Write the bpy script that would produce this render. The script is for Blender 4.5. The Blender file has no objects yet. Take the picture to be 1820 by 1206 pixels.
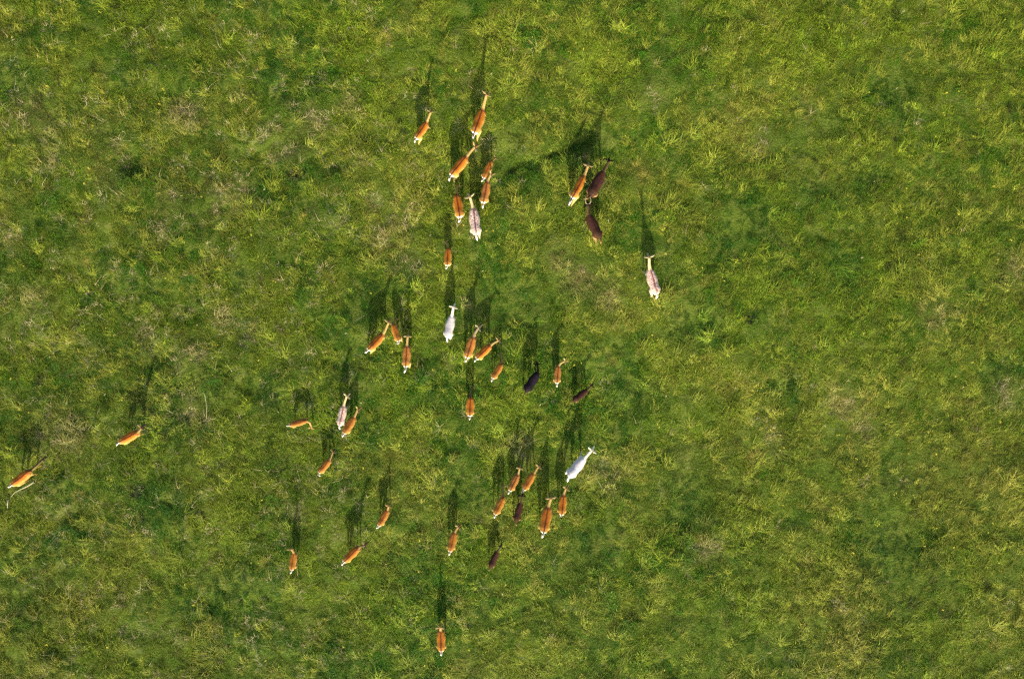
import bpy, math, random
import numpy as np
from mathutils import Vector, Matrix, Euler

# ------------------------------------------------------------------ camera, sky, sun, exposure
scene = bpy.context.scene
R = math.radians
CAM_H = 28.0                       # drone height above the meadow, looking straight down
PXM = 50.0                         # photo pixels per metre on the ground
PW, PH = 1820.0, 1206.0
HFOV = 2 * math.atan((PW / PXM / 2) / CAM_H)
SUN_EL = 25.5
SUN_DRIFT = -2.0                   # shadows run up the picture, a touch to the left

cam_d = bpy.data.cameras.new('camera')
cam = bpy.data.objects.new('camera', cam_d)
scene.collection.objects.link(cam)
cam.location = (0, 0, CAM_H)
cam.rotation_euler = (0, 0, 0)
cam_d.sensor_fit = 'HORIZONTAL'
cam_d.angle = HFOV
cam_d.clip_end = 5000
scene.camera = cam

world = bpy.data.worlds.new('World')
scene.world = world
world.use_nodes = True
wn, wl = world.node_tree.nodes, world.node_tree.links
sky = wn.new('ShaderNodeTexSky')
sky.sky_type = 'NISHITA'
sky.sun_disc = False
sky.sun_elevation = R(SUN_EL)
sky.dust_density = 3.5
sky.air_density = 0.8
sky.ozone_density = 0.6
# light travels towards +Y (up the picture): the sun stands towards -Y
sun_vec = Vector((-math.sin(R(SUN_DRIFT)) * math.cos(R(SUN_EL)),
                  -math.cos(R(SUN_DRIFT)) * math.cos(R(SUN_EL)), math.sin(R(SUN_EL))))
sky.sun_rotation = math.atan2(sun_vec.x, sun_vec.y)
wn['Background'].inputs['Strength'].default_value = 0.13
wl.new(sky.outputs[0], wn['Background'].inputs[0])

sun_d = bpy.data.lights.new('sun', 'SUN')
sun_d.energy = 4.2
sun_d.angle = R(0.6)
sun_d.color = (1.0, 0.87, 0.66)
sun = bpy.data.objects.new('sun', sun_d)
scene.collection.objects.link(sun)
sun.rotation_euler = sun_vec.to_track_quat('Z', 'Y').to_euler()

vs = scene.view_settings
vs.view_transform = 'Standard'
vs.look = 'None'
vs.exposure = 1.35
vs.gamma = 1.0
vs.use_curve_mapping = False
cy = scene.cycles
cy.max_bounces = 3
cy.diffuse_bounces = 2
cy.glossy_bounces = 2
cy.transmission_bounces = 2
cy.use_denoising = False
cy.use_adaptive_sampling = True
cy.adaptive_threshold = 0.02

C = scene.collection
rng = np.random.default_rng(11)
random.seed(5)


def tag(o, label=None, cat=None, group=None, kind=None):
    if label: o['label'] = label
    if cat: o['category'] = cat
    if group: o['group'] = group
    if kind: o['kind'] = kind
    return o


def ground_xy(px, py, h=0.0):
    """where the thing that shows at a photo pixel stands, if the seen point is h above the ground"""
    k = (CAM_H - h) / CAM_H / PXM
    return (px - PW / 2) * k, (PH / 2 - py) * k


# ------------------------------------------------------------------ noise fields of the meadow
class Field:
    """smooth value noise on a lattice, about -1..1"""
    def __init__(self, cell, seed, n=160):
        self.c, self.n = cell, n
        self.v = np.random.default_rng(seed).uniform(-1, 1, (n, n))

    def __call__(self, x, y):
        x = np.asarray(x) / self.c + self.n / 2 + 0.37
        y = np.asarray(y) / self.c + self.n / 2 + 0.61
        i, j = np.floor(x).astype(int), np.floor(y).astype(int)
        fx, fy = x - i, y - j
        fx, fy = fx * fx * (3 - 2 * fx), fy * fy * (3 - 2 * fy)
        n, v = self.n, self.v
        i0, j0, i1, j1 = i % n, j % n, (i + 1) % n, (j + 1) % n
        return (v[i0, j0] * (1 - fx) * (1 - fy) + v[i1, j0] * fx * (1 - fy)
                + v[i0, j1] * (1 - fx) * fy + v[i1, j1] * fx * fy)


class Fractal:
    def __init__(self, cell, seed, octaves=3, gain=0.55):
        self.f = [(Field(cell / 2 ** k, seed * 17 + k), gain ** k) for k in range(octaves)]
        self.t = sum(g for _, g in self.f) * 0.62

    def __call__(self, x, y):
        a = R(27)
        s = 0
        for f, g in self.f:
            s = s + f(x, y) * g
            x, y = x * math.cos(a) - y * math.sin(a), x * math.sin(a) + y * math.cos(a)
        return s / self.t


f_hum = Fractal(1.0, 3, 3)
f_roll = Fractal(6.0, 4, 2)
f_dry = Fractal(3.2, 5, 3)
f_lush = Fractal(1.7, 6, 3)
f_tall = Fractal(1.3, 7, 3)
f_straw = Fractal(0.9, 8, 3)
f_lean = Fractal(2.2, 9, 2)
f_big = Fractal(9.0, 10, 2)
f_clump = Fractal(.62, 12, 2)

# marks of the photo's meadow: pixel x, y, radius in metres
STRAW_SPOTS = [(330, 205, .55), (340, 198, .3), (420, 172, .3), (215, 287, .3), (200, 318, .45), (480, 232, .5),
               (505, 265, .6), (560, 220, .55), (530, 268, .3), (620, 178, .4), (395, 355, .6), (205, 265, .3),
               (345, 635, .5), (258, 590, .4), (290, 410, .4), (300, 360, .5), (668, 360, .35), (600, 395, .3),
               (20, 430, .5), (60, 540, .5), (340, 725, .7), (120, 770, .8), (880, 265, .5), (1000, 460, .5),
               (1030, 495, .7), (840, 540, .4), (1165, 170, .5), (1075, 520, .6), (1500, 710, .6), (1790, 700, .6),
               (1540, 760, .5), (1360, 250, .4), (925, 800, .5), (520, 905, .4), (530, 920, .35), (730, 460, .45),
               (690, 410, .45), (1260, 980, .5), (1080, 845, .6), (1370, 790, .4), (1660, 560, .5), (1800, 480, .6),
               (440, 590, .45), (395, 560, .35), (430, 330, .4), (90, 285, .5), (60, 200, .8), (75, 225, .6)]
LUSH_SPOTS = [(650, 520, .8), (30, 155, .9), (1245, 575, .9), (1120, 700, 1.1), (1230, 880, 1.2), (1540, 320, .7),
              (1500, 480, .8), (1340, 390, .7), (940, 290, .5), (985, 278, .5), (1020, 262, .6), (1050, 250, .6),
              (905, 297, .4), (1190, 485, .7), (960, 560, .8), (1780, 665, .7), (1580, 965, 1.0), (1300, 420, .6),
              (1480, 220, .6), (500, 170, .8), (560, 150, .6), (1400, 690, .6), (425, 490, .5), (480, 690, .6),
              (840, 880, .8), (420, 1060, .9), (230, 300, .5), (1050, 990, .9), (1600, 160, .7), (1440, 330, .5)]


def spots(x, y, lst):
    s = np.zeros(np.shape(x))
    for px, py, r in lst:
        gx, gy = ground_xy(px, py)
        s = np.maximum(s, np.exp(-(((x - gx) / r) ** 2 + ((y - gy) / r) ** 2)))
    return s


def height(x, y):
    x, y = np.asarray(x, float), np.asarray(y, float)
    fade = np.clip((34 - np.abs(x)) / 5, 0, 1) * np.clip((27 - np.abs(y)) / 5, 0, 1)
    ax, ay = ground_xy(912, 300); bx, by = ground_xy(1050, 252)          # shallow old rut above the dark pair
    dx, dy = bx - ax, by - ay
    t = np.clip(((x - ax) * dx + (y - ay) * dy) / (dx * dx + dy * dy), 0, 1)
    rut = np.exp(-(((x - ax - t * dx) ** 2 + (y - ay - t * dy) ** 2) / .26 ** 2))
    rough = 1.0 - 0.5 * np.clip((x - 4) / 8, 0, 1)
    return fade * (0.09 * f_hum(x, y) * rough + 0.10 * f_roll(x, y) - 0.05 * spots(x, y, LUSH_SPOTS) - 0.17 * rut)


# ------------------------------------------------------------------ materials
def new_mat(name):
    m = bpy.data.materials.new(name)
    m.use_nodes = True
    nt = m.node_tree
    for n in list(nt.nodes): nt.nodes.remove(n)
    out = nt.nodes.new('ShaderNodeOutputMaterial')
    return m, nt, out


def mat_ground():
    m, nt, out = new_mat('meadow_soil')
    N, L = nt.nodes, nt.links
    geo = N.new('ShaderNodeNewGeometry')
    n1 = N.new('ShaderNodeTexNoise'); n1.inputs['Scale'].default_value = 0.9; n1.inputs['Detail'].default_value = 8
    n2 = N.new('ShaderNodeTexNoise'); n2.inputs['Scale'].default_value = 14; n2.inputs['Detail'].default_value = 10
    for n in (n1, n2): L.new(geo.outputs['Position'], n.inputs['Vector'])
    r1 = N.new('ShaderNodeValToRGB')
    e = r1.color_ramp.elements
    e[0].position, e[0].color = .3, (.030, .050, .006, 1)
    e[1].position, e[1].color = .72, (.12, .12, .030, 1)
    mid = e.new(.5); mid.color = (.055, .085, .010, 1)
    mx = N.new('ShaderNodeMix'); mx.data_type = 'FLOAT'
    mx.inputs[0].default_value = .55
    L.new(n1.outputs[0], mx.inputs[2]); L.new(n2.outputs[0], mx.inputs[3])
    L.new(mx.outputs[0], r1.inputs[0])
    b = N.new('ShaderNodeBsdfPrincipled')
    b.inputs['Roughness'].default_value = .95
    b.inputs['Specular IOR Level'].default_value = .05
    L.new(r1.outputs[0], b.inputs['Base Color'])
    bp = N.new('ShaderNodeBump'); bp.inputs['Strength'].default_value = .9; bp.inputs['Distance'].default_value = .05
    L.new(n2.outputs[0], bp.inputs['Height']); L.new(bp.outputs[0], b.inputs['Normal'])
    L.new(b.outputs[0], out.inputs[0])
    return m


def mat_blade(name, transl=.35, rough=.55):
    """grass leaf: colour comes from the tuft it belongs to, each blade a little different"""
    m, nt, out = new_mat(name)
    N, L = nt.nodes, nt.links
    at = N.new('ShaderNodeAttribute'); at.attribute_type = 'INSTANCER'; at.attribute_name = 'tint'
    bl = N.new('ShaderNodeAttribute'); bl.attribute_type = 'GEOMETRY'; bl.attribute_name = 'blade'
    hsv = N.new('ShaderNodeHueSaturation')
    sep = N.new('ShaderNodeSeparateColor')
    L.new(bl.outputs['Color'], sep.inputs[0])
    mr = N.new('ShaderNodeMapRange'); mr.inputs[3].default_value = .5; mr.inputs[4].default_value = 1.5
    L.new(sep.outputs[0], mr.inputs[0]); L.new(mr.outputs[0], hsv.inputs['Value'])
    mh = N.new('ShaderNodeMapRange'); mh.inputs[3].default_value = .472; mh.inputs[4].default_value = .522
    L.new(sep.outputs[1], mh.inputs[0]); L.new(mh.outputs[0], hsv.inputs['Hue'])
    L.new(at.outputs['Color'], hsv.inputs['Color'])
    d = N.new('ShaderNodeBsdfPrincipled')
    d.inputs['Roughness'].default_value = rough
    d.inputs['Specular IOR Level'].default_value = .12
    t = N.new('ShaderNodeBsdfTranslucent')
    L.new(hsv.outputs[0], d.inputs['Base Color']); L.new(hsv.outputs[0], t.inputs['Color'])
    mx = N.new('ShaderNodeMixShader'); mx.inputs[0].default_value = transl
    L.new(d.outputs[0], mx.inputs[1]); L.new(t.outputs[0], mx.inputs[2])
    L.new(mx.outputs[0], out.inputs[0])
    return m


def mat_coat():
    m, nt, out = new_mat('deer_coat')
    N, L = nt.nodes, nt.links
    at = N.new('ShaderNodeAttribute'); at.attribute_name = 'coat'
    tc = N.new('ShaderNodeTexCoord')
    mp = N.new('ShaderNodeMapping'); mp.inputs['Scale'].default_value = (18, 60, 60)
    L.new(tc.outputs['Object'], mp.inputs[0])
    n = N.new('ShaderNodeTexNoise'); n.inputs['Scale'].default_value = 1.0; n.inputs['Detail'].default_value = 6
    L.new(mp.outputs[0], n.inputs['Vector'])
    mr = N.new('ShaderNodeMapRange'); mr.inputs[1].default_value = .3; mr.inputs[2].default_value = .7
    mr.inputs[3].default_value = .86; mr.inputs[4].default_value = 1.14
    L.new(n.outputs[0], mr.inputs[0])
    n3 = N.new('ShaderNodeTexNoise'); n3.inputs['Scale'].default_value = 7; n3.inputs['Detail'].default_value = 3
    L.new(tc.outputs['Object'], n3.inputs['Vector'])
    m3 = N.new('ShaderNodeMapRange'); m3.inputs[1].default_value = .3; m3.inputs[2].default_value = .7
    m3.inputs[3].default_value = .88; m3.inputs[4].default_value = 1.1
    L.new(n3.outputs[0], m3.inputs[0])
    mm = N.new('ShaderNodeMath'); mm.operation = 'MULTIPLY'
    L.new(mr.outputs[0], mm.inputs[0]); L.new(m3.outputs[0], mm.inputs[1])
    hsv = N.new('ShaderNodeHueSaturation')
    L.new(mm.outputs[0], hsv.inputs['Value']); L.new(at.outputs['Color'], hsv.inputs['Color'])
    b = N.new('ShaderNodeBsdfPrincipled')
    b.inputs['Roughness'].default_value = .62
    b.inputs['Specular IOR Level'].default_value = .06
    L.new(hsv.outputs[0], b.inputs['Base Color'])
    bp = N.new('ShaderNodeBump'); bp.inputs['Strength'].default_value = .25; bp.inputs['Distance'].default_value = .01
    L.new(n.outputs[0], bp.inputs['Height']); L.new(bp.outputs[0], b.inputs['Normal'])
    L.new(b.outputs[0], out.inputs[0])
    return m


def mat_plain(name, col, rough=.5, var=.25, scale=30):
    m, nt, out = new_mat(name)
    N, L = nt.nodes, nt.links
    tc = N.new('ShaderNodeTexCoord')
    n = N.new('ShaderNodeTexNoise'); n.inputs['Scale'].default_value = scale; n.inputs['Detail'].default_value = 6
    L.new(tc.outputs['Object'], n.inputs['Vector'])
    mr = N.new('ShaderNodeMapRange'); mr.inputs[3].default_value = 1 - var; mr.inputs[4].default_value = 1 + var
    L.new(n.outputs[0], mr.inputs[0])
    hsv = N.new('ShaderNodeHueSaturation'); hsv.inputs['Color'].default_value = (*col, 1)
    L.new(mr.outputs[0], hsv.inputs['Value'])
    b = N.new('ShaderNodeBsdfPrincipled'); b.inputs['Roughness'].default_value = rough
    L.new(hsv.outputs[0], b.inputs['Base Color'])
    L.new(b.outputs[0], out.inputs[0])
    return m


M_GROUND = mat_ground()
M_GRASS = mat_blade('grass_leaf')
M_STRAW = mat_blade('dry_stalk', .2, .7)
M_COAT = mat_coat()
M_EYE = mat_plain('deer_eye', (.008, .006, .005), .15, .1)
M_ANTLER = mat_plain('antler_bone', (.26, .21, .12), .55, .2)
M_STEM = mat_plain('dry_hollow_stem', (.20, .20, .10), .8, .6, 14)

# ------------------------------------------------------------------ ground: fine in view, coarse to the horizon
def grid_axis(inner, step, outer):
    a = list(np.arange(-inner, inner + 1e-6, step))
    d, x = step, inner
    right = []
    while x < outer:
        d *= 1.7; x += d; right.append(x)
    return np.array([-v for v in reversed(right)] + a + right)


gx, gy = grid_axis(34, .14, 2500), grid_axis(27, .14, 2500)
X, Y = np.meshgrid(gx, gy, indexing='ij')
Z = height(X, Y)
nx, ny = X.shape
verts = np.stack([X, Y, Z], -1).reshape(-1, 3)
idx = np.arange(nx * ny).reshape(nx, ny)
quads = np.stack([idx[:-1, :-1], idx[1:, :-1], idx[1:, 1:], idx[:-1, 1:]], -1).reshape(-1, 4)


def fast_mesh(name, verts, quads):
    me = bpy.data.meshes.new(name)
    me.vertices.add(len(verts)); me.vertices.foreach_set('co', np.asarray(verts, np.float32).ravel())
    me.loops.add(quads.size); me.loops.foreach_set('vertex_index', quads.astype(np.int32).ravel())
    k = quads.shape[1]
    me.polygons.add(len(quads))
    me.polygons.foreach_set('loop_start', np.arange(0, quads.size, k, dtype=np.int32))
    me.polygons.foreach_set('loop_total', np.full(len(quads), k, np.int32))
    me.polygons.foreach_set('use_smooth', np.ones(len(quads), bool))
    me.update()
    me.validate()
    return me


ground = bpy.data.objects.new('meadow_ground', fast_mesh('meadow_ground', verts, quads))
ground.data.materials.append(M_GROUND)
C.objects.link(ground)
tag(ground, kind='structure')

# ------------------------------------------------------------------ grass: tuft shapes
def tuft_mesh(name, n, spread, hgt, width, lean, curl, seed, mat, segs=3, comb=0.0):
    """n curved blades; lean = how far the tip leans out, curl = random side bend"""
    rg = np.random.default_rng(seed)
    V, Q, B = [], [], []
    for _ in range(n):
        a = rg.uniform(0, 2 * math.pi); r = spread * math.sqrt(rg.uniform())
        bx, by = r * math.cos(a), r * math.sin(a)
        d = rg.normal(0, comb) if comb else a + rg.normal(0, .9)
        L = hgt * rg.uniform(.55, 1.15)
        le = lean * rg.uniform(.3, 1.3)
        side = d + math.pi / 2
        cb = curl * rg.normal()
        w = width * rg.uniform(.7, 1.3)
        rnd = (rg.uniform(), rg.uniform(), rg.uniform(), 1)
        b0 = len(V)
        for k in range(segs + 1):
            t = k / segs
            out_ = L * le * t ** 1.6
            up = L * (t - .42 * le * t ** 2.3)
            sx = cb * L * t * t
            cx = bx + math.cos(d) * out_ + math.cos(side) * sx
            cy = by + math.sin(d) * out_ + math.sin(side) * sx
            ww = w * (1 - t ** 1.8) * .5 + w * .06
            tw = side + .5 * cb * t
            V.append((cx - math.cos(tw) * ww, cy - math.sin(tw) * ww, up - .03))
            V.append((cx + math.cos(tw) * ww, cy + math.sin(tw) * ww, up - .03))
            B += [rnd, rnd]
        for k in range(segs):
            i = b0 + 2 * k
            Q.append((i, i + 1, i + 3, i + 2))
    me = fast_mesh(name, np.array(V), np.array(Q))
    at = me.color_attributes.new('blade', 'FLOAT_COLOR', 'POINT')
    at.data.foreach_set('color', np.array(B, np.float32).ravel())
    me.materials.append(mat)
    return me


def proto_collection(name, specs):
    col = bpy.data.collections.new(name)
    for i, s in enumerate(specs):
        me = tuft_mesh(f'{name}_{i:02d}', *s)
        o = bpy.data.objects.new(f'{name}_{i:02d}', me)
        col.objects.link(o)
    return col


def scatter(name, col, P, rot, scl, var, tint, label, cat):
    me = bpy.data.meshes.new(name)
    n = len(P)
    me.vertices.add(n)
    me.vertices.foreach_set('co', P.astype(np.float32).ravel())
    for nm, ty, arr, key in (('rot', 'FLOAT_VECTOR', rot, 'vector'), ('scl', 'FLOAT_VECTOR', scl, 'vector'),
                             ('tint', 'FLOAT_COLOR', tint, 'color'), ('variant', 'INT', var, 'value')):
        a = me.attributes.new(nm, ty, 'POINT')
        a.data.foreach_set(key, arr.astype(np.int32 if ty == 'INT' else np.float32).ravel())
    o = bpy.data.objects.new(name, me)
    C.objects.link(o)
    ng = bpy.data.node_groups.new(name + '_scatter', 'GeometryNodeTree')
    ng.interface.new_socket('Geometry', in_out='INPUT', socket_type='NodeSocketGeometry')
    ng.interface.new_socket('Geometry', in_out='OUTPUT', socket_type='NodeSocketGeometry')
    N, L = ng.nodes, ng.links
    gi, go = N.new('NodeGroupInput'), N.new('NodeGroupOutput')
    ci = N.new('GeometryNodeCollectionInfo')
    ci.inputs['Collection'].default_value = col
    ci.inputs['Separate Children'].default_value = True
    ci.inputs['Reset Children'].default_value = True
    ip = N.new('GeometryNodeInstanceOnPoints')
    ip.inputs['Pick Instance'].default_value = True

    def named(nm, ty):
        a = N.new('GeometryNodeInputNamedAttribute'); a.data_type = ty
        a.inputs['Name'].default_value = nm
        return [s for s in a.outputs if s.enabled and s.name == 'Attribute'][0]
    L.new(gi.outputs[0], ip.inputs['Points'])
    L.new(ci.outputs[0], ip.inputs['Instance'])
    L.new(named('variant', 'INT'), ip.inputs['Instance Index'])
    e2r = N.new('FunctionNodeEulerToRotation')
    L.new(named('rot', 'FLOAT_VECTOR'), e2r.inputs[0])
    L.new(e2r.outputs[0], ip.inputs['Rotation'])
    L.new(named('scl', 'FLOAT_VECTOR'), ip.inputs['Scale'])
    L.new(ip.outputs[0], go.inputs[0])
    md = o.modifiers.new('scatter', 'NODES'); md.node_group = ng
    tag(o, label, cat, kind='stuff')
    return o


def lerp(a, b, t):
    return np.asarray(a) + (np.asarray(b) - np.asarray(a)) * np.clip(t, 0, 1)[:, None]


def jitter_grid(step, hx, hy, seed):
    rg = np.random.default_rng(seed)
    a, b = np.meshgrid(np.arange(-hx, hx, step), np.arange(-hy, hy, step), indexing='ij')
    x = (a + rg.uniform(0, step, a.shape)).ravel(); y = (b + rg.uniform(0, step, b.shape)).ravel()
    return x, y, rg


# --- short green sward
GREEN = proto_collection('sward_tuft', [
    (210, .27, .10, .011, .95, .35, 100 + i, M_GRASS, 2, 1.5) for i in range(6)])
x, y, rg = jitter_grid(.26, 23, 17, 1)
lush = spots(x, y, LUSH_SPOTS); straw = spots(x, y, STRAW_SPOTS)
dry = f_dry(x, y); lu = f_lush(x, y); ta = f_tall(x, y)
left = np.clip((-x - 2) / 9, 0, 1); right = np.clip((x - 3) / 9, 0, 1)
g = np.clip(.5 + .9 * lu, 0, 1)
g = np.clip(g - .45 * f_clump(x, y) + .1, 0, 1)
g = np.clip(g * (1 - .25 * right) + .8 * lush - .5 * straw, 0, 1)
col = lerp((.143, .212, .010), (.036, .120, .004), g ** .9)
col = lerp(col, (.20, .205, .03), np.clip(.45 * dry - .04, 0, .8) * (1 - lush))
col = lerp(col, (.26, .21, .09), np.clip(straw * .5 - .05, 0, 1))
col = col * (1 + .16 * rg.normal(size=len(x)))[:, None] * (1 + .12 * f_big(x, y) - .20 * left - .10 * right)[:, None]  # left and right terms paint lens vignetting into the grass tint
n = len(x)
col = col * (1 - .32 * lush)[:, None]
sz = np.clip(.85 + .35 * ta - .12 * lush - .25 * straw + .16 * rg.normal(size=n), .4, 1.7)
nrm = .35
rot = np.stack([.16 * f_lean(x, y) + rg.normal(0, .12, n), rg.normal(0, .12, n), rg.uniform(0, 6.283, n)], 1)
scl = np.stack([sz * rg.uniform(.9, 1.25, n), sz * rg.uniform(.9, 1.25, n), sz * .52], 1)
P = np.stack([x, y, height(x, y)], 1)
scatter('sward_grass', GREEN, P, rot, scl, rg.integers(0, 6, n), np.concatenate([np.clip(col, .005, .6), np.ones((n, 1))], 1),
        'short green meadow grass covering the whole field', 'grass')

# --- taller olive and yellowish grass in drifts, leaning together
TALL = proto_collection('tall_tuft', [
    (44, .14, .205, .010, .95, .26, 200 + i, M_GRASS, 3, 1.0) for i in range(4)] + [
    (44, .15, .24, .010, 1.35, .32, 220 + i, M_GRASS, 3, .85) for i in range(3)])
x, y, rg = jitter_grid(.21, 23, 17, 2)
lush = spots(x, y, LUSH_SPOTS); straw = spots(x, y, STRAW_SPOTS)
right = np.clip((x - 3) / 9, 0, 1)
pr = np.clip(.46 + .38 * f_tall(x, y) + .50 * f_clump(x, y) * (1 - .45 * right) + .25 * right - .7 * lush - .25 * straw, 0.03, .95)
k = rg.uniform(size=len(x)) < pr
x, y = x[k], y[k]; n = len(x)
lush = lush[k]; straw = straw[k]
dry = f_dry(x, y) * .8 + f_straw(x, y) * .45
col = lerp((.140, .210, .014), (.250, .262, .040), np.clip(.36 + .50 * dry, 0, 1))
col = lerp(col, (.34, .29, .13), np.clip(straw, 0, 1) * .55)
col = lerp(col, (.09, .20, .016), np.clip(lush - .2, 0, 1))
col = col * (1 + .26 * rg.normal(size=n) - .20 * np.clip((-x - 2) / 9, 0, 1) - .12 * right[k])[:, None]  # side terms darken the blades too, a vignette put into their colour
sz = np.clip(1.0 + .22 * rg.normal(size=n) + .2 * f_tall(x, y), .45, 1.5)
wind = R(95) - .7 * np.tanh(x / 7) + 1.3 * f_lean(x, y) + rg.normal(0, .8, n)      # the drifts lie over together
rot = np.stack([rg.normal(0, .12, n), rg.normal(0, .12, n), wind], 1)
scl = np.stack([sz, sz, sz * rg.uniform(.36, .66, n)], 1)
P = np.stack([x, y, height(x, y)], 1)
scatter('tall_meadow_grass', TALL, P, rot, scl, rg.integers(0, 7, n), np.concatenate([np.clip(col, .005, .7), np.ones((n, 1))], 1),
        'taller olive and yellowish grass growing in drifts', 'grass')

# --- big tussocks that spray outwards
TUSS = proto_collection('tussock', [(150, .18, .30, .007, 1.25, .26, 300 + i, M_GRASS, 4) for i in range(3)])
tus = [(1130, 300), (1145, 318), (1100, 305), (870, 272), (268, 285), (262, 302), (45, 345), (1330, 170), (1360, 175), (1300, 195),
       (645, 295), (690, 415), (1030, 490), (830, 470), (540, 390), (140, 880), (1355, 800), (1345, 815), (1250, 960),
       (1120, 1020), (475, 1000), (760, 500), (600, 340), (930, 250), (1210, 330), (1500, 715), (1090, 400), (700, 180),
       (160, 470), (240, 820), (100, 640), (900, 470), (1160, 660), (1090, 640), (1520, 420), (1700, 260)]
x = np.array([ground_xy(*p)[0] for p in tus]); y = np.array([ground_xy(*p)[1] for p in tus])
rg = np.random.default_rng(44)
ex = 14
x = np.concatenate([x, rg.uniform(-24, 24, ex)]); y = np.concatenate([y, rg.uniform(-18, 18, ex)]); n = len(x)
col = lerp((.17, .20, .02), (.26, .24, .045), rg.uniform(0, 1, n))
sz = rg.uniform(.55, 1.0, n)
scatter('grass_tussocks', TUSS, np.stack([x, y, height(x, y)], 1),
        np.stack([rg.normal(0, .1, n), rg.normal(0, .1, n), rg.uniform(0, 6.28, n)], 1),
        np.stack([sz, sz, sz * .6], 1), rg.integers(0, 3, n), np.concatenate([col, np.ones((n, 1))], 1),
        'yellow green tussocks spraying outwards above the shorter grass', 'grass')

# --- dead pale stalks, mostly in patches on the left
STALK = proto_collection('dead_stalk', [(7, .12, .36, .006, 1.0, .42, 400 + i, M_STRAW, 5) for i in range(4)] + [
    (22, .16, .17, .007, 1.4, .55, 420 + i, M_STRAW, 4) for i in range(3)])
x, y, rg = jitter_grid(.30, 23, 17, 3)
straw = spots(x, y, STRAW_SPOTS)
left = np.clip((2 - x) / 8, 0, 1)
pr = np.clip(-.06 + .20 * f_straw(x, y) + .27 * left + .46 * straw, 0.010, .95)
k = rg.uniform(size=len(x)) < pr
x, y, straw = x[k], y[k], straw[k]; n = len(x)
col = lerp((.30, .29, .14), (.40, .32, .19), np.clip(rg.uniform(0, .7, n) + .5 * straw, 0, 1)) * rg.uniform(.65, 1.15, n)[:, None]
sz = rg.uniform(.6, 1.15, n)
var = np.where(rg.uniform(size=n) < .4 + .5 * straw, rg.integers(4, 7, n), rg.integers(0, 4, n))
scatter('dead_grass_stalks', STALK, np.stack([x, y, height(x, y) + .04], 1),
        np.stack([rg.normal(0, .2, n), rg.normal(0, .2, n), rg.uniform(0, 6.28, n)], 1),
        np.stack([sz, sz, sz * .6], 1), var, np.concatenate([col, np.ones((n, 1))], 1),
        'bleached dead grass stalks scattered through the green', 'dry grass')

# --- small pale and yellow flower heads
def flower_mesh(name, seed):
    rg = np.random.default_rng(seed)
    V, Q, B = [], [], []
    for f in range(rg.integers(1, 4)):
        cx, cy, cz = rg.normal(0, .05), rg.normal(0, .05), rg.uniform(.16, .26)
        for p in range(5):
            a = p * 2 * math.pi / 5 + rg.uniform(0, .4); b0 = len(V); r = .016
            c, s = math.cos(a), math.sin(a)
            V += [(cx, cy, cz), (cx + r * (c - .45 * s), cy + r * (s + .45 * c), cz + .006),
                  (cx + 1.5 * r * c, cy + 1.5 * r * s, cz + .003), (cx + r * (c + .45 * s), cy + r * (s - .45 * c), cz + .006)]
            Q.append((b0, b0 + 1, b0 + 2, b0 + 3)); B += [(.5, .5, .5, 1)] * 4
        b0 = len(V)
        V += [(cx - .002, cy, cz), (cx + .002, cy, cz), (cx * .3 + .002, cy * .3, 0), (cx * .3 - .002, cy * .3, 0)]
        Q.append((b0, b0 + 1, b0 + 2, b0 + 3)); B += [(.1, .9, .5, 1)] * 4
    me = fast_mesh(name, np.array(V), np.array(Q))
    at = me.color_attributes.new('blade', 'FLOAT_COLOR', 'POINT')
    at.data.foreach_set('color', np.array(B, np.float32).ravel())
    me.materials.append(M_STRAW)
    return me


fcol = bpy.data.collections.new('flower')
for i in range(3):
    fcol.objects.link(bpy.data.objects.new(f'flower_{i}', flower_mesh(f'flower_{i}', 900 + i)))
rg = np.random.default_rng(77)
n = 700
x, y = rg.uniform(-24, 24, n), rg.uniform(-18, 18, n)
col = np.where((rg.uniform(size=n) < .2)[:, None], np.array([[.45, .42, .20]]), np.array([[.62, .55, .06]]))
sz = rg.uniform(.5, 1.0, n)
scatter('meadow_flowers', fcol, np.stack([x, y, height(x, y)], 1), np.stack([0 * x, 0 * x, rg.uniform(0, 6, n)], 1),
        np.stack([sz, sz, sz], 1), rg.integers(0, 3, n), np.concatenate([col, np.ones((n, 1))], 1),
        'tiny pale and yellow flower heads dotted in the grass', 'flowers')

# ------------------------------------------------------------------ deer
def loft(stations, seg=16):
    """closed tube through (centre, half width axis vector, half height axis vector) stations"""
    V, F = [], []
    for c, u, v in stations:
        c, u, v = np.array(c), np.array(u), np.array(v)
        for k in range(seg):
            a = 2 * math.pi * k / seg
            V.append(c + u * math.cos(a) + v * math.sin(a))
    m = len(stations)
    for i in range(m - 1):
        for k in range(seg):
            a, b = i * seg + k, i * seg + (k + 1) % seg
            F.append((a, b, b + seg, a + seg))
    V.append(np.array(stations[0][0])); V.append(np.array(stations[-1][0]))
    for k in range(seg):
        F.append(((k + 1) % seg, k, m * seg))
        F.append(((m - 1) * seg + k, (m - 1) * seg + (k + 1) % seg, m * seg + 1))
    return V, F


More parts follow.
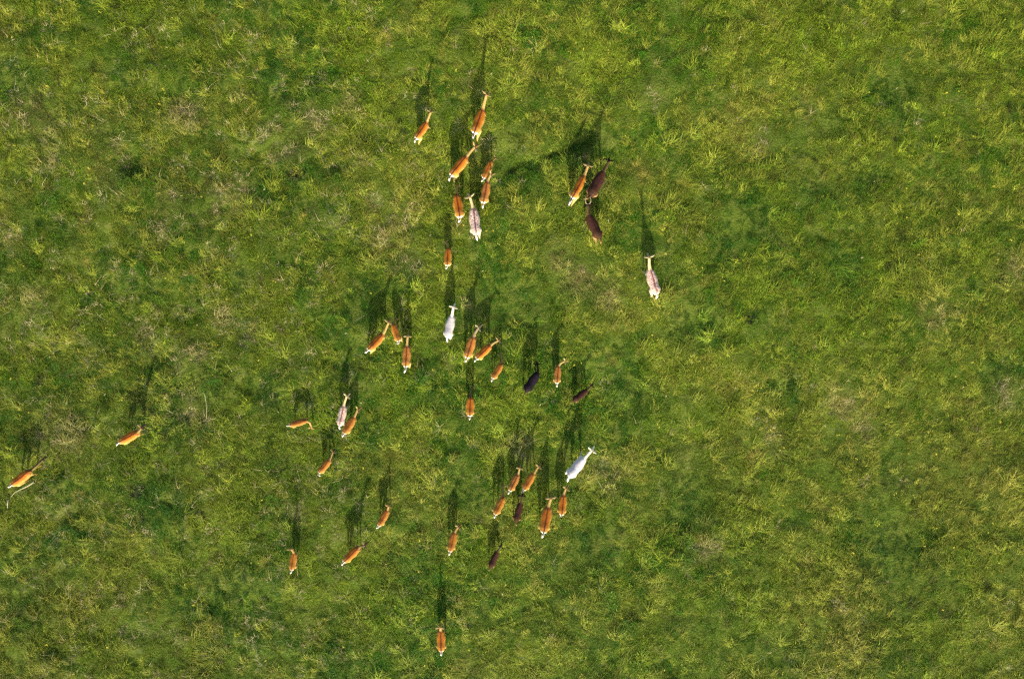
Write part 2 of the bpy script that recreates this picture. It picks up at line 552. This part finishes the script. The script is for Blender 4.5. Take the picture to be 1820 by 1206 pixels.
def tube(points, radii, seg=10, squash=None, end=True):
    """round tapered limb through points with ball-like ends"""
    pts = [np.array(p, float) for p in points]
    st = []
    for i, p in enumerate(pts):
        if i == 0: d = pts[1] - pts[0]
        elif i == len(pts) - 1: d = pts[-1] - pts[-2]
        else: d = pts[i + 1] - pts[i - 1]
        d = d / np.linalg.norm(d)
        ref = np.array((0, 1, 0)) if abs(d[1]) < .9 else np.array((1, 0, 0))
        s = np.cross(d, ref); s /= np.linalg.norm(s)
        w = np.cross(d, s)
        r = radii[i]
        sq = squash[i] if squash else 1.0
        st.append((p, w * r * sq, s * r))
    # closing caps
    d0 = pts[0] - pts[1]; d0 /= np.linalg.norm(d0)
    d1 = pts[-1] - pts[-2]; d1 /= np.linalg.norm(d1)
    c0 = (pts[0] + d0 * radii[0] * .7, st[0][1] * .55, st[0][2] * .55)
    st = [c0] + st
    if end:
        st.append((pts[-1] + d1 * radii[-1] * .7, st[-1][1] * .55, st[-1][2] * .55))
    return loft(st, seg)


def seg_dist(P, a, b, ra, rb):
    a, b = np.array(a), np.array(b)
    d = b - a
    t = np.clip(((P - a) @ d) / (d @ d), 0, 1)
    q = a + t[:, None] * d
    return np.linalg.norm(P - q, axis=1) - (ra + (rb - ra) * t), t


COATS = {
    #           back               flank              belly/edge         neck               spots  dorsal line  rump
    'brown':   ((.210, .060, .0055), (.265, .098, .008), (.50, .38, .12), (.22, .145, .050), 0.0, 1.0, 1.0),
    'russet':  ((.165, .054, .0050), (.215, .085, .008), (.46, .32, .10), (.18, .110, .038), 0.10, .6, .8),
    'freckled': ((.180, .054, .008), (.235, .090, .011), (.48, .36, .12), (.24, .170, .058), .22, .9, 1.0),
    'spotted': ((.15, .052, .048), (.20, .090, .064), (.50, .42, .29), (.36, .29, .14), .65, .5, 1.0),
    'dark':    ((.0190, .0056, .0055), (.023, .0078, .0060), (.24, .16, .06), (.014, .009, .008), 0.04, .3, .0),
    'black':   ((.0062, .0043, .0085), (.0072, .0050, .0082), (.025, .016, .016), (.0045, .004, .004), 0.0, .0, .0),
    'white':   ((.40, .38, .40), (.47, .45, .43), (.68, .64, .54), (.56, .51, .36), 0.0, .0, .0),
}


def build_deer(d, k):
    """d: dict(tail, shoulder, head as photo pixels; up: head raised; coat; label; ...)"""
    rg = np.random.default_rng(1000 + k)
    bh = .78
    ts, sh, hd = d['tail'], d['shoulder'], d['head']
    T = np.array(ground_xy(*ts, bh)); S = np.array(ground_xy(*sh, bh)); Hd = np.array(ground_xy(*hd, bh))
    body = S - T
    sc = np.linalg.norm(body) / .97
    sc = float(np.clip(sc, .66, 1.08))
    fat = d.get('fat', 1.0) * 1.07
    phi = math.atan2(body[1], body[0])
    mid = T + (S - T) * (.56 / .97)                      # local x = 0
    root = np.array((mid[0], mid[1]))
    z0 = float(height(*mid))
    c, s = math.cos(phi), math.sin(phi)

    def gz(lx, ly):                                      # ground under a local point, in local units
        wx, wy = root[0] + sc * (c * lx - s * ly), root[1] + sc * (s * lx + c * ly)
        return (float(height(wx, wy)) - z0) / sc

    # neck: yaw and pitch from where the head shows
    rel = (Hd - S) / sc
    lx, ly = c * rel[0] + s * rel[1], -s * rel[0] + c * rel[1]
    yaw = float(np.clip(math.atan2(ly, lx), -1.9, 1.9))
    plan = math.hypot(lx, ly)
    up = d.get('up', True)
    pit = d.get('pitch', .30 if up else -.62)
    NL = float(np.clip((plan + .09) / math.cos(pit), .36, .60))
    nb = np.array((.36, 0, .85 if up else .79))

    def ndir(y, p): return np.array((math.cos(y) * math.cos(p), math.sin(y) * math.cos(p), math.sin(p)))
    y1 = yaw * .55
    n1 = nb + ndir(y1, pit * .8) * NL * .45
    n2 = n1 + ndir(yaw * 1.1, pit * 1.1 if up else pit * 1.0) * NL * .55
    hy = yaw + d.get('look', float(rg.normal(0, .25)))
    hp = d.get('nod', -.45 if up else -1.0)
    hl = .25
    h1 = n2 + ndir(hy, hp) * hl * .45
    h2 = n2 + ndir(hy, hp) * hl
    if not up:                                           # muzzle stays just above the turf
        low = gz(h2[0], h2[1]) + .06
        if h2[2] < low:
            dz = low - h2[2]
            h2[2] += dz; h1[2] += dz * .8; n2[2] += dz * .6; n1[2] += dz * .2
    hdir = (h2 - n2) / np.linalg.norm(h2 - n2)
    hside = np.cross((0, 0, 1), hdir); hside /= np.linalg.norm(hside)
    hup = np.cross(hdir, hside)

    V, F = [], []

    def add(vf):
        b = len(V)
        V.extend(vf[0]); F.extend([tuple(i + b for i in f) for f in vf[1]])

    f_ = fat * d.get('wide', 1.0)
    LIFT = .05
    torso = [(-.505, .780, .040, .055), (-.475, .772, .090, .105), (-.41, .758, .128, .150), (-.31, .745, .155, .172),
             (-.20, .735, .150, .170), (-.10, .715, .164, .172), (.02, .705, .180, .180), (.12, .705, .172, .186),
             (.22, .710, .146, .186), (.31, .730, .130, .172), (.38, .755, .100, .135), (.44, .780, .055, .080)]
    torso = [(x_, z_ + LIFT, w_, h_) for x_, z_, w_, h_ in torso]
    add(loft([((x_, 0, z_), (0, w_ * f_, 0), (0, 0, h_)) for x_, z_, w_, h_ in torso], 22))
    add(tube([(.27, 0, .81), nb, n1, n2], [.12, .085, .056, .048], 14, [.85, .85, .9, .95]))
    hm = n2 + hdir * hl * .25
    add(tube([n2 - hdir * .02, hm, h1, h2 - hdir * .02], [.048, .054, .042, .027], 14, [.95, .95, .9, .95]))
    # legs, each with its own step
    legs = []
    swing = [rg.normal(0, .09) for _ in range(4)]
    if d.get('walk', rg.uniform() < .55):
        q = rg.choice([-1, 1]); swing = [q * .13, -q * .12, -q * .12, q * .14]
    if 'swing' in d: swing = d['swing']
    for j, (side, w_) in enumerate(((1, swing[0]), (-1, swing[1]))):
        yy = .085 * side
        hx = .30 + w_; hz = gz(hx, yy)
        pts = [(.27, yy * .95, .71), (.25 + w_ * .12, yy * 1.05, .55), (.285 + w_ * .55, yy, .32 + .02 * abs(w_)),
               (.275 + w_ * .92, yy, .085 + hz), (.305 + w_, yy, .022 + hz)]
        legs.append((pts, [.085, .052, .026, .018, .024])); add(tube(*legs[-1], 10))
    for j, (side, w_) in enumerate(((1, swing[2]), (-1, swing[3]))):
        yy = .09 * side
        hx = -.38 + w_; hz = gz(hx, yy)
        pts = [(-.33, yy * .95, .73), (-.27 + w_ * .25, yy * 1.15, .55), (-.43 + w_ * .6, yy, .33),
               (-.405 + w_ * .95, yy, .085 + hz), (-.375 + w_, yy, .022 + hz)]
        legs.append((pts, [.125, .082, .034, .020, .024])); add(tube(*legs[-1], 10))

    tmp_me = bpy.data.meshes.new('tmp'); tmp_me.from_pydata([tuple(v) for v in V], [], F); tmp_me.update()
    tmp = bpy.data.objects.new('tmp', tmp_me); C.objects.link(tmp)
    rm = tmp.modifiers.new('r', 'REMESH'); rm.mode = 'VOXEL'; rm.voxel_size = .014; rm.use_smooth_shade = True
    sm = tmp.modifiers.new('s', 'SMOOTH'); sm.factor = .5; sm.iterations = 4
    dg = bpy.context.evaluated_depsgraph_get()
    me = bpy.data.meshes.new_from_object(tmp.evaluated_get(dg))
    bpy.data.objects.remove(tmp); bpy.data.meshes.remove(tmp_me)
    me.name = 'deer_body'

    # coat colours on the rest shape
    n = len(me.vertices)
    co = np.empty(n * 3, np.float32); me.vertices.foreach_get('co', co); co = co.reshape(-1, 3).astype(float)
    back, flank, belly, neckc, spot, dors, rump = COATS[d['coat']]
    back, flank, belly, neckc = (np.array(q) for q in (back, flank, belly, neckc))
    tint = 1 + .10 * rg.normal()
    back, flank = back * tint, flank * tint
    if d.get('shaded_grey_neck'): neckc = np.array((.15, .125, .085))  # shade on this neck, painted into the coat as grey
    if d.get('shaded_neck'): neckc = np.array((.055, .032, .018))  # neck in the animal's own shade, painted dark into the coat
    tw = np.interp(co[:, 0], [t[0] for t in torso], [t[2] * f_ for t in torso])
    th = np.interp(co[:, 0], [t[0] for t in torso], [t[3] for t in torso])
    tz = np.interp(co[:, 0], [t[0] for t in torso], [t[1] for t in torso])
    lat = np.clip(np.abs(co[:, 1]) / np.maximum(tw, .03), 0, 1.3)
    vert = (co[:, 2] - tz) / np.maximum(th, .03)
    wob = .12 * np.sin(co[:, 0] * 23 + 1.7 * k) + .08 * np.sin(co[:, 0] * 47 + co[:, 1] * 31)
    col = back + (flank - back) * np.clip((lat - .25) / .5, 0, 1)[:, None]
    edge = np.clip((lat - .62) / .34 + wob * .5, 0, 1) * np.clip((vert + .5) / .3, 0, 1)
    col = col + ((flank * .55 + belly * .45) - col) * (edge * {'dark': .12, 'black': .12, 'freckled': .45}.get(d['coat'], .7))[:, None]
    bel = np.clip((-.05 - vert + wob * .6) / .35, 0, 1)
    col = col + (belly - col) * bel[:, None]
    # haunch a shade paler
    hau = np.clip((-.22 - co[:, 0]) / .12, 0, 1) * np.clip(vert + .6, 0, 1)
    col = col + ((flank * .5 + belly * .5) - col) * (hau * .28 * (rump * .6 + .4))[:, None]
    if spot > 0:
        rr = np.random.default_rng(50 + k)
        arc = np.arctan2(co[:, 1], np.maximum(co[:, 2] - tz, -.02) + .02) * .16   # distance off the spine line
        m = np.zeros(n)
        for row in range(-6, 7):
            off = rr.uniform(0, .06)
            for ii in range(18):
                sx = -.46 + ii * .052 + off + rr.normal(0, .008)
                sy = row * .037 + (.018 if row >= 0 else -.018) + rr.normal(0, .006)
                rad = rr.uniform(.010, .016) * (1.15 if d['coat'] == 'spotted' else .9)
                m = np.maximum(m, np.clip(1.7 - np.hypot(co[:, 0] - sx, arc - sy) / rad, 0, 1))
        m *= np.clip((vert + .35) / .3, 0, 1)
        col = col + (np.array((.82, .74, .64) if d['coat'] == 'spotted' else (.60, .42, .18)) - col) * (m * spot * .9)[:, None]
    if dors > 0:
        dl = np.clip(2.0 - np.abs(co[:, 1] + .004 * np.sin(co[:, 0] * 30)) / .017, 0, 1) * (vert > .4)
        col = col + (np.array((.028, .013, .008)) - col) * (dl * dors * .92)[:, None]
    # neck and head, legs
    dn = np.minimum(seg_dist(co, nb, n1, .08, .055)[0], seg_dist(co, n1, n2, .055, .047)[0])
    dh = seg_dist(co, n2, h2, .05, .03)[0]
    fwd = np.clip((co[:, 0] - .36) / .07, 0, 1)
    nk = np.clip(1 - dn / .03, 0, 1) * np.maximum(fwd, np.clip(1 - seg_dist(co, n1, n2, .055, .047)[0] / .03, 0, 1))
    under = np.clip(-(co[:, 2] - (nb[2] + n2[2]) / 2) * 4, 0, 1)
    nc = neckc[None, :] * np.ones((n, 1))
    nc = nc + (belly - nc) * (np.clip(np.abs(co[:, 1] - np.interp(co[:, 0], [nb[0], n2[0]] if n2[0] > nb[0] else [n2[0], nb[0]],
                                                                  [0, n2[1]] if n2[0] > nb[0] else [n2[1], 0])) / .06, 0, 1) * .35)[:, None]
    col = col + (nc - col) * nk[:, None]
    withers = np.exp(-((co[:, 0] - .36) / .06) ** 2) * (vert > .1) * dors
    col = col + (np.array((.07, .028, .010)) - col) * (withers * .55)[:, None]
    hk = np.clip(1 - dh / .02, 0, 1) * np.clip(((co - n2) @ hdir + .05) / .05, 0, 1)
    hc = neckc * .85
    col = col + (hc - col) * hk[:, None]
    along = (co - n2) @ hdir / hl
    muz = np.clip((along - .80) / .12, 0, 1) * hk
    col = col + (np.array((.035, .025, .022)) - col) * muz[:, None]
    lg = np.clip((.55 - co[:, 2]) / .12, 0, 1) * (1 - hk) * (1 - nk)
    lc = flank * .45 + belly * .45
    col = col + (lc - col) * (lg * (1 - .3 * bel))[:, None]
    hoof = np.zeros(n)
    for pts, _ in legs:
        hoof = np.maximum(hoof, (np.linalg.norm(co - np.array(pts[-1]), axis=1) < .040) * (co[:, 2] < pts[-1][2] + .012))
    col = col + (np.array((.03, .025, .02)) - col) * hoof[:, None]
    # white rump shield either side of the tail
    rp = np.clip((-.462 - co[:, 0] + .02 * np.abs(co[:, 1]) / .1) / .022, 0, 1) * (np.abs(co[:, 1]) > .022) * (vert > -1.0)
    col = col + (np.array((.86, .82, .74)) - col) * (rp * rump)[:, None]
    ca = me.color_attributes.new('coat', 'FLOAT_COLOR', 'POINT')
    ca.data.foreach_set('color', np.concatenate([np.clip(col, .004, .95), np.ones((n, 1))], 1).astype(np.float32).ravel())
    me.materials.clear(); me.materials.append(M_COAT)
    me.polygons.foreach_set('use_smooth', np.ones(len(me.polygons), bool))

    root_o = bpy.data.objects.new('fallow_deer', None)
    root_o.empty_display_size = .3
    root_o.location = (root[0], root[1], z0); root_o.rotation_euler = (0, 0, phi); root_o.scale = (sc, sc, sc)
    C.objects.link(root_o)
    tag(root_o, d['label'], 'deer', 'deer of the grazing herd')

    def child(name, mesh, par=root_o):
        o = bpy.data.objects.new(name, mesh); C.objects.link(o); o.parent = par
        return o

    def colored(name, vf, cols, mat=M_COAT):
        q = bpy.data.meshes.new(name)
        q.from_pydata([tuple(v) for v in vf[0]], [], vf[1]); q.update()
        if cols is not None:
            a = q.color_attributes.new('coat', 'FLOAT_COLOR', 'POINT')
            a.data.foreach_set('color', np.array([(*cc, 1) for cc in cols], np.float32).ravel())
        q.materials.append(mat)
        q.polygons.foreach_set('use_smooth', np.ones(len(q.polygons), bool))
        return q
    child('body', me)
    # tail
    tl = d.get('tail_len', .19); tb = d.get('tail_bend', float(rg.normal(0, .25))); lift = d.get('tail_lift', .25)
    a0 = np.array((-.490, 0, .875))
    tp = [a0]
    for j in range(1, 5):
        pitch_ = lift - 1.1 * (j / 4) * (1 - lift)
        tp.append(tp[-1] + tl / 4 * np.array((-math.cos(pitch_) * math.cos(tb * j / 2.5), math.sin(tb * j / 2.5) * math.cos(pitch_), math.sin(pitch_))))
    vf = tube(tp, [.022, .030, .030, .024, .010], 12, [1.1, 1.2, 1.2, 1.2, 1.0])
    white = np.array((.88, .85, .78)); top = np.array((.05, .025, .015)) if d['coat'] not in ('white', 'spotted') else np.array(belly)
    tcol = []
    for v in vf[0]:
        v = np.array(v)
        jn = int(np.argmin([np.linalg.norm(v - p) for p in tp]))
        up_ = (v - tp[jn])[2] > .016 and jn < 3
        tcol.append(top if (up_ and d['coat'] not in ('white',)) else (white if rump > 0 or d['coat'] == 'white' else belly * .9))
    child('tail', colored('deer_tail', vf, tcol))
    # ears
    for sgn in (1, -1):
        base = n2 + hdir * .005 + hside * sgn * .040 + hup * .045
        ed = hside * sgn * .92 + hup * .42 - hdir * d.get('ears_back', .22) + hdir * float(rg.normal(0, .2))
        ed /= np.linalg.norm(ed)
        en = np.cross(ed, hdir); en /= np.linalg.norm(en)
        ew = np.cross(en, ed)
        prof = [(0, .016, .014), (.03, .028, .014), (.07, .038, .011), (.11, .032, .008), (.145, .018, .006), (.165, .005, .004)]
        vf = loft([(base + ed * t, ew * w_, en * h_) for t, w_, h_ in prof], 10)
        ec = neckc * 1.1 + np.array((.14, .11, .05)) if d['coat'] not in ('dark', 'black') else neckc
        ecols = [(ec if abs((np.array(v) - base) @ ew) > .015 else ec * .8) for v in vf[0]]
        child('ear', colored('deer_ear', vf, ecols))
    for sgn in (1, -1):
        p = n2 + hdir * hl * .36 + hside * sgn * .047 + hup * .018
        vf = loft([(p + hdir * t, hside * r_, hup * r_) for t, r_ in ((-.013, .003), (-.008, .009), (0, .012), (.008, .009), (.013, .003))], 8)
        child('eye', colored('deer_eye', vf, None, M_EYE))
    if d.get('antler'):
        for sgn in (1, -1):
            b0 = n2 + hdir * .03 + hside * sgn * .028 + hup * .05
            pts = [b0, b0 + hup * .06 + hside * sgn * .05 - hdir * .01, b0 + hup * .13 + hside * sgn * .075 + hdir * .05,
                   b0 + hup * .18 + hside * sgn * .055 + hdir * .13, b0 + hup * .20 + hside * sgn * .05 + hdir * .17]
            child('antler', colored('deer_antler', tube(pts, [.012, .009, .008, .007, .004], 8), None, M_ANTLER))
    return root_o


DEER = [
    dict(tail=(737, 247), shoulder=(758, 215), head=(765, 204), pitch=.75, coat='brown', tail_len=.2, look=.3,
         label='brown deer with white rump, alone left of the topmost deer'),
    dict(tail=(842, 240), shoulder=(858, 194), head=(865, 175), pitch=.75, coat='brown', look=-.2, fat=1.02,
         label='large orange brown deer with dark back stripe, topmost of the herd'),
    dict(tail=(799, 314), shoulder=(829, 277), head=(842, 264), coat='brown', look=-.3, tail_len=.22,
         label='orange brown deer below and left of the topmost deer, neck stretched to upper right'),
    dict(tail=(858, 317), shoulder=(873, 284), head=(878, 278), up=False, coat='russet',
         label='small brown deer with lowered head, just above the freckled one'),
    dict(tail=(858, 362), shoulder=(866, 321), head=(871, 312), coat='freckled', look=-.7, tail_len=.24,
         label='freckled brown deer turning its head right, above right of the pale spotted deer'),
    dict(tail=(818, 389), shoulder=(811, 346), head=(811, 332), up=False, coat='brown', wide=1.12, tail_len=.22,
         label='broad brown deer with black back stripe, directly left of the pale spotted deer'),
    dict(tail=(847, 421), shoulder=(841, 371), head=(837, 356), coat='spotted', tail_len=.22, look=.2,
         label='pale pinkish spotted deer in the upper group beside the broad brown deer'),
    dict(tail=(794, 474), shoulder=(796, 440), head=(791, 430), up=False, coat='brown',
         label='small brown deer grazing alone above the upper white deer'),
    dict(tail=(1015, 356), shoulder=(1038, 313), head=(1043, 300), coat='brown', fat=.82, tail_len=.30, tail_lift=.5, look=.2,
         label='slim brown deer with long white tail, left of the dark pair'),
    dict(tail=(1046, 354), shoulder=(1071, 308), head=(1078, 294), coat='dark', tail_len=.26, tail_lift=.5, nod=-.7,
         label='dark brown deer at the upper right, upper of the dark pair'),
    dict(tail=(1067, 428), shoulder=(1045, 384), head=(1044, 370), coat='dark', antler=True, look=0., tail_len=.2,
         label='dark brown deer with short curved antlers, lower of the dark pair'),
    dict(tail=(1167, 526), shoulder=(1153, 479), head=(1149, 463), pitch=.85, coat='spotted', tail_len=.18, ears_back=-.1, look=0.,
         label='pale spotted deer standing alone, rightmost of the herd'),
    dict(tail=(652, 624), shoulder=(681, 593), head=(690, 575), coat='brown', look=.1,
         label='bright orange brown deer left of the white deer, leftmost of a close trio'),
    dict(tail=(709, 609), shoulder=(697, 576), head=(700, 569), up=False, coat='russet', tail_bend=1.1,
         label='small brown deer with curled white tail, middle of the trio left of the white deer'),
    dict(tail=(721, 655), shoulder=(723, 614), head=(725, 600), coat='freckled', tail_len=.27, look=.0,
         label='brown freckled deer with white tail out, lowest of the trio by the upper white deer'),
    dict(tail=(794, 603), shoulder=(803, 561), head=(806, 549), pitch=.6, coat='white', look=-.1,
         label='upper of the two white deer, standing mid herd'),
    dict(tail=(829, 639), shoulder=(841, 598), head=(850, 584), coat='freckled', shaded_grey_neck=1, nod=-.2,
         label='reddish freckled deer with shaded grey neck, crossing behind an orange deer mid herd'),
    dict(tail=(845, 639), shoulder=(872, 613), head=(884, 606), coat='brown', nod=-.6,
         label='orange brown deer with black stripe, touching the reddish freckled deer mid herd'),
    dict(tail=(875, 673), shoulder=(891, 648), head=(888, 634), up=False, coat='russet',
         label='small brown fawn below the touching pair mid herd'),
    dict(tail=(835, 742), shoulder=(836, 706), head=(839, 685), up=False, shaded_neck=1, coat='brown', wide=1.15,
         label='brown deer seen squarely from behind, its shaded neck straight ahead, below the mid herd'),
    dict(tail=(933, 697), shoulder=(956, 663), head=(955, 650), pitch=-.05, coat='black', look=.0, nod=-.7, fat=1.05,
         label='black deer right of the mid herd, next to a light brown deer'),
    dict(tail=(990, 684), shoulder=(993, 650), head=(1003, 643), coat='freckled', look=-.5,
         label='light brown deer turning its head right, between the black and the dark deer'),
    dict(tail=(1018, 715), shoulder=(1045, 694), head=(1051, 687), coat='dark', fat=.95, tail_len=.2,
         label='small dark deer right of the light brown deer, heading to upper right'),
    dict(tail=(602, 759), shoulder=(610, 721), head=(616, 706), coat='spotted', look=-.4, rump=1,
         label='greyish pink spotted deer at the left of the herd beside a brown deer'),
    dict(tail=(609, 773), shoulder=(629, 741), head=(635, 729), coat='russet', look=-.6,
         label='brown deer tucked behind the greyish spotted deer at the left'),
    dict(tail=(510, 757), shoulder=(541, 748), head=(546, 763), up=False, coat='russet',
         label='small brown deer bending its neck back down to the lower right, walking sideways'),
    dict(tail=(563, 843), shoulder=(584, 818), head=(590, 804), shaded_neck=1, coat='russet', tail_bend=-1.2, tail_len=.24, nod=-.7,
         label='small brown deer below the bent necked deer at the left of the herd'),
    dict(tail=(209, 787), shoulder=(246, 767), head=(259, 758), pitch=.80, shaded_neck=1, coat='brown',
         label='orange brown deer grazing far left, second from the left edge'),
    dict(tail=(19, 863), shoulder=(54, 836), head=(65, 820), shaded_neck=1, coat='brown', up=False, swing=[.12, -.22, -.08, .1],
         label='orange brown deer at the far left edge beside a dry bent stem'),
    dict(tail=(905, 875), shoulder=(921, 843), head=(923, 834), coat='freckled', look=.0,
         label='reddish deer with yellow edged flanks, upper left of the lower right cluster'),
    dict(tail=(930, 873), shoulder=(949, 841), head=(956, 830), coat='russet', look=-.1,
         label='dull brown deer in the lower right cluster, right of the reddish one'),
    dict(tail=(879, 916), shoulder=(895, 883), head=(893, 869), coat='russet', up=False, swing=[.1, -.1, -.1, .1],
         label='brown deer with thin dark neck, leftmost of the lower right cluster'),
    dict(tail=(916, 930), shoulder=(926, 894), head=(928, 882), coat='dark', fat=.9,
         label='dark deer with pale ears in the lower right cluster'),
    dict(tail=(965, 948), shoulder=(974, 898), head=(977, 888), coat='brown', up=True,
         label='large brown deer with black back stripe, lowest of the lower right cluster'),
    dict(tail=(998, 918), shoulder=(1002, 879), head=(1005, 869), coat='brown', tail_len=.1, tail_bend=1.0,
         label='brown deer with black back stripe just below the lower white deer'),
    dict(tail=(1009, 850), shoulder=(1039, 813), head=(1049, 801), coat='white', look=.1,
         label='bright white deer heading to upper right, lower of the two white deer'),
    dict(tail=(516, 1017), shoulder=(521, 983), head=(519, 976), pitch=.9, coat='russet', swing=[.1, -.02, 0, .05],
         label='brown deer facing straight up, lower left of the herd, one foreleg set out'),
    dict(tail=(608, 1001), shoulder=(637, 973), head=(648, 967), pitch=.8, shaded_neck=1, coat='brown',
         label='orange brown deer with dark stripe, second from left in the bottom row'),
    dict(tail=(671, 938), shoulder=(688, 907), head=(690, 901), pitch=.7, coat='russet',
         label='small light brown fawn above right of the bottom orange deer'),
    dict(tail=(799, 983), shoulder=(808, 946), head=(813, 938), coat='russet', look=-.4,
         label='small brown deer with white tail tip, alone at the bottom centre'),
    dict(tail=(870, 1014), shoulder=(884, 983), head=(889, 974), coat='dark', fat=.9,
         label='small dark deer alone at the bottom, below the lower right cluster'),
    dict(tail=(784, 1162), shoulder=(783, 1120), head=(783, 1112), pitch=1.0, coat='brown', look=0., nod=-.3,
         label='brown deer furthest down the field, nearest the bottom edge of the view'),
]
for k, d in enumerate(DEER):
    build_deer(d, k)

# ------------------------------------------------------------------ dry stems lying in the grass
def stem(label, pts, radii, name='dry_stem'):
    P = []
    for px, py, h in pts:
        x_, y_ = ground_xy(px, py, h)
        P.append((x_, y_, float(height(x_, y_)) + h))
    b = Vector(P[0])
    vf = tube([tuple(Vector(p) - b) for p in P], radii, 10)
    me = bpy.data.meshes.new(name); me.from_pydata([tuple(v) for v in vf[0]], [], vf[1]); me.update()
    me.polygons.foreach_set('use_smooth', np.ones(len(me.polygons), bool))
    me.materials.append(M_STEM)
    o = bpy.data.objects.new(name, me); o.location = b; C.objects.link(o)
    return tag(o, label, 'plant stem')


stem('pale bent dry stem lying in the grass by the deer at the left edge',
     [(61, 856, .15), (52, 862, .13), (40, 868, .12), (28, 874, .09), (20, 882, .05), (14, 889, .11), (14, 896, .10), (14, 902, .04)],
     [.034, .028, .016, .011, .010, .026, .022, .012])
stem('thin pale dry stalk standing slanted in the grass, left of the herd',
     [(362, 750, .05), (367, 742, .15), (367, 722, .25), (365, 705, .30), (363, 697, .32)], [.006, .008, .008, .009, .012])
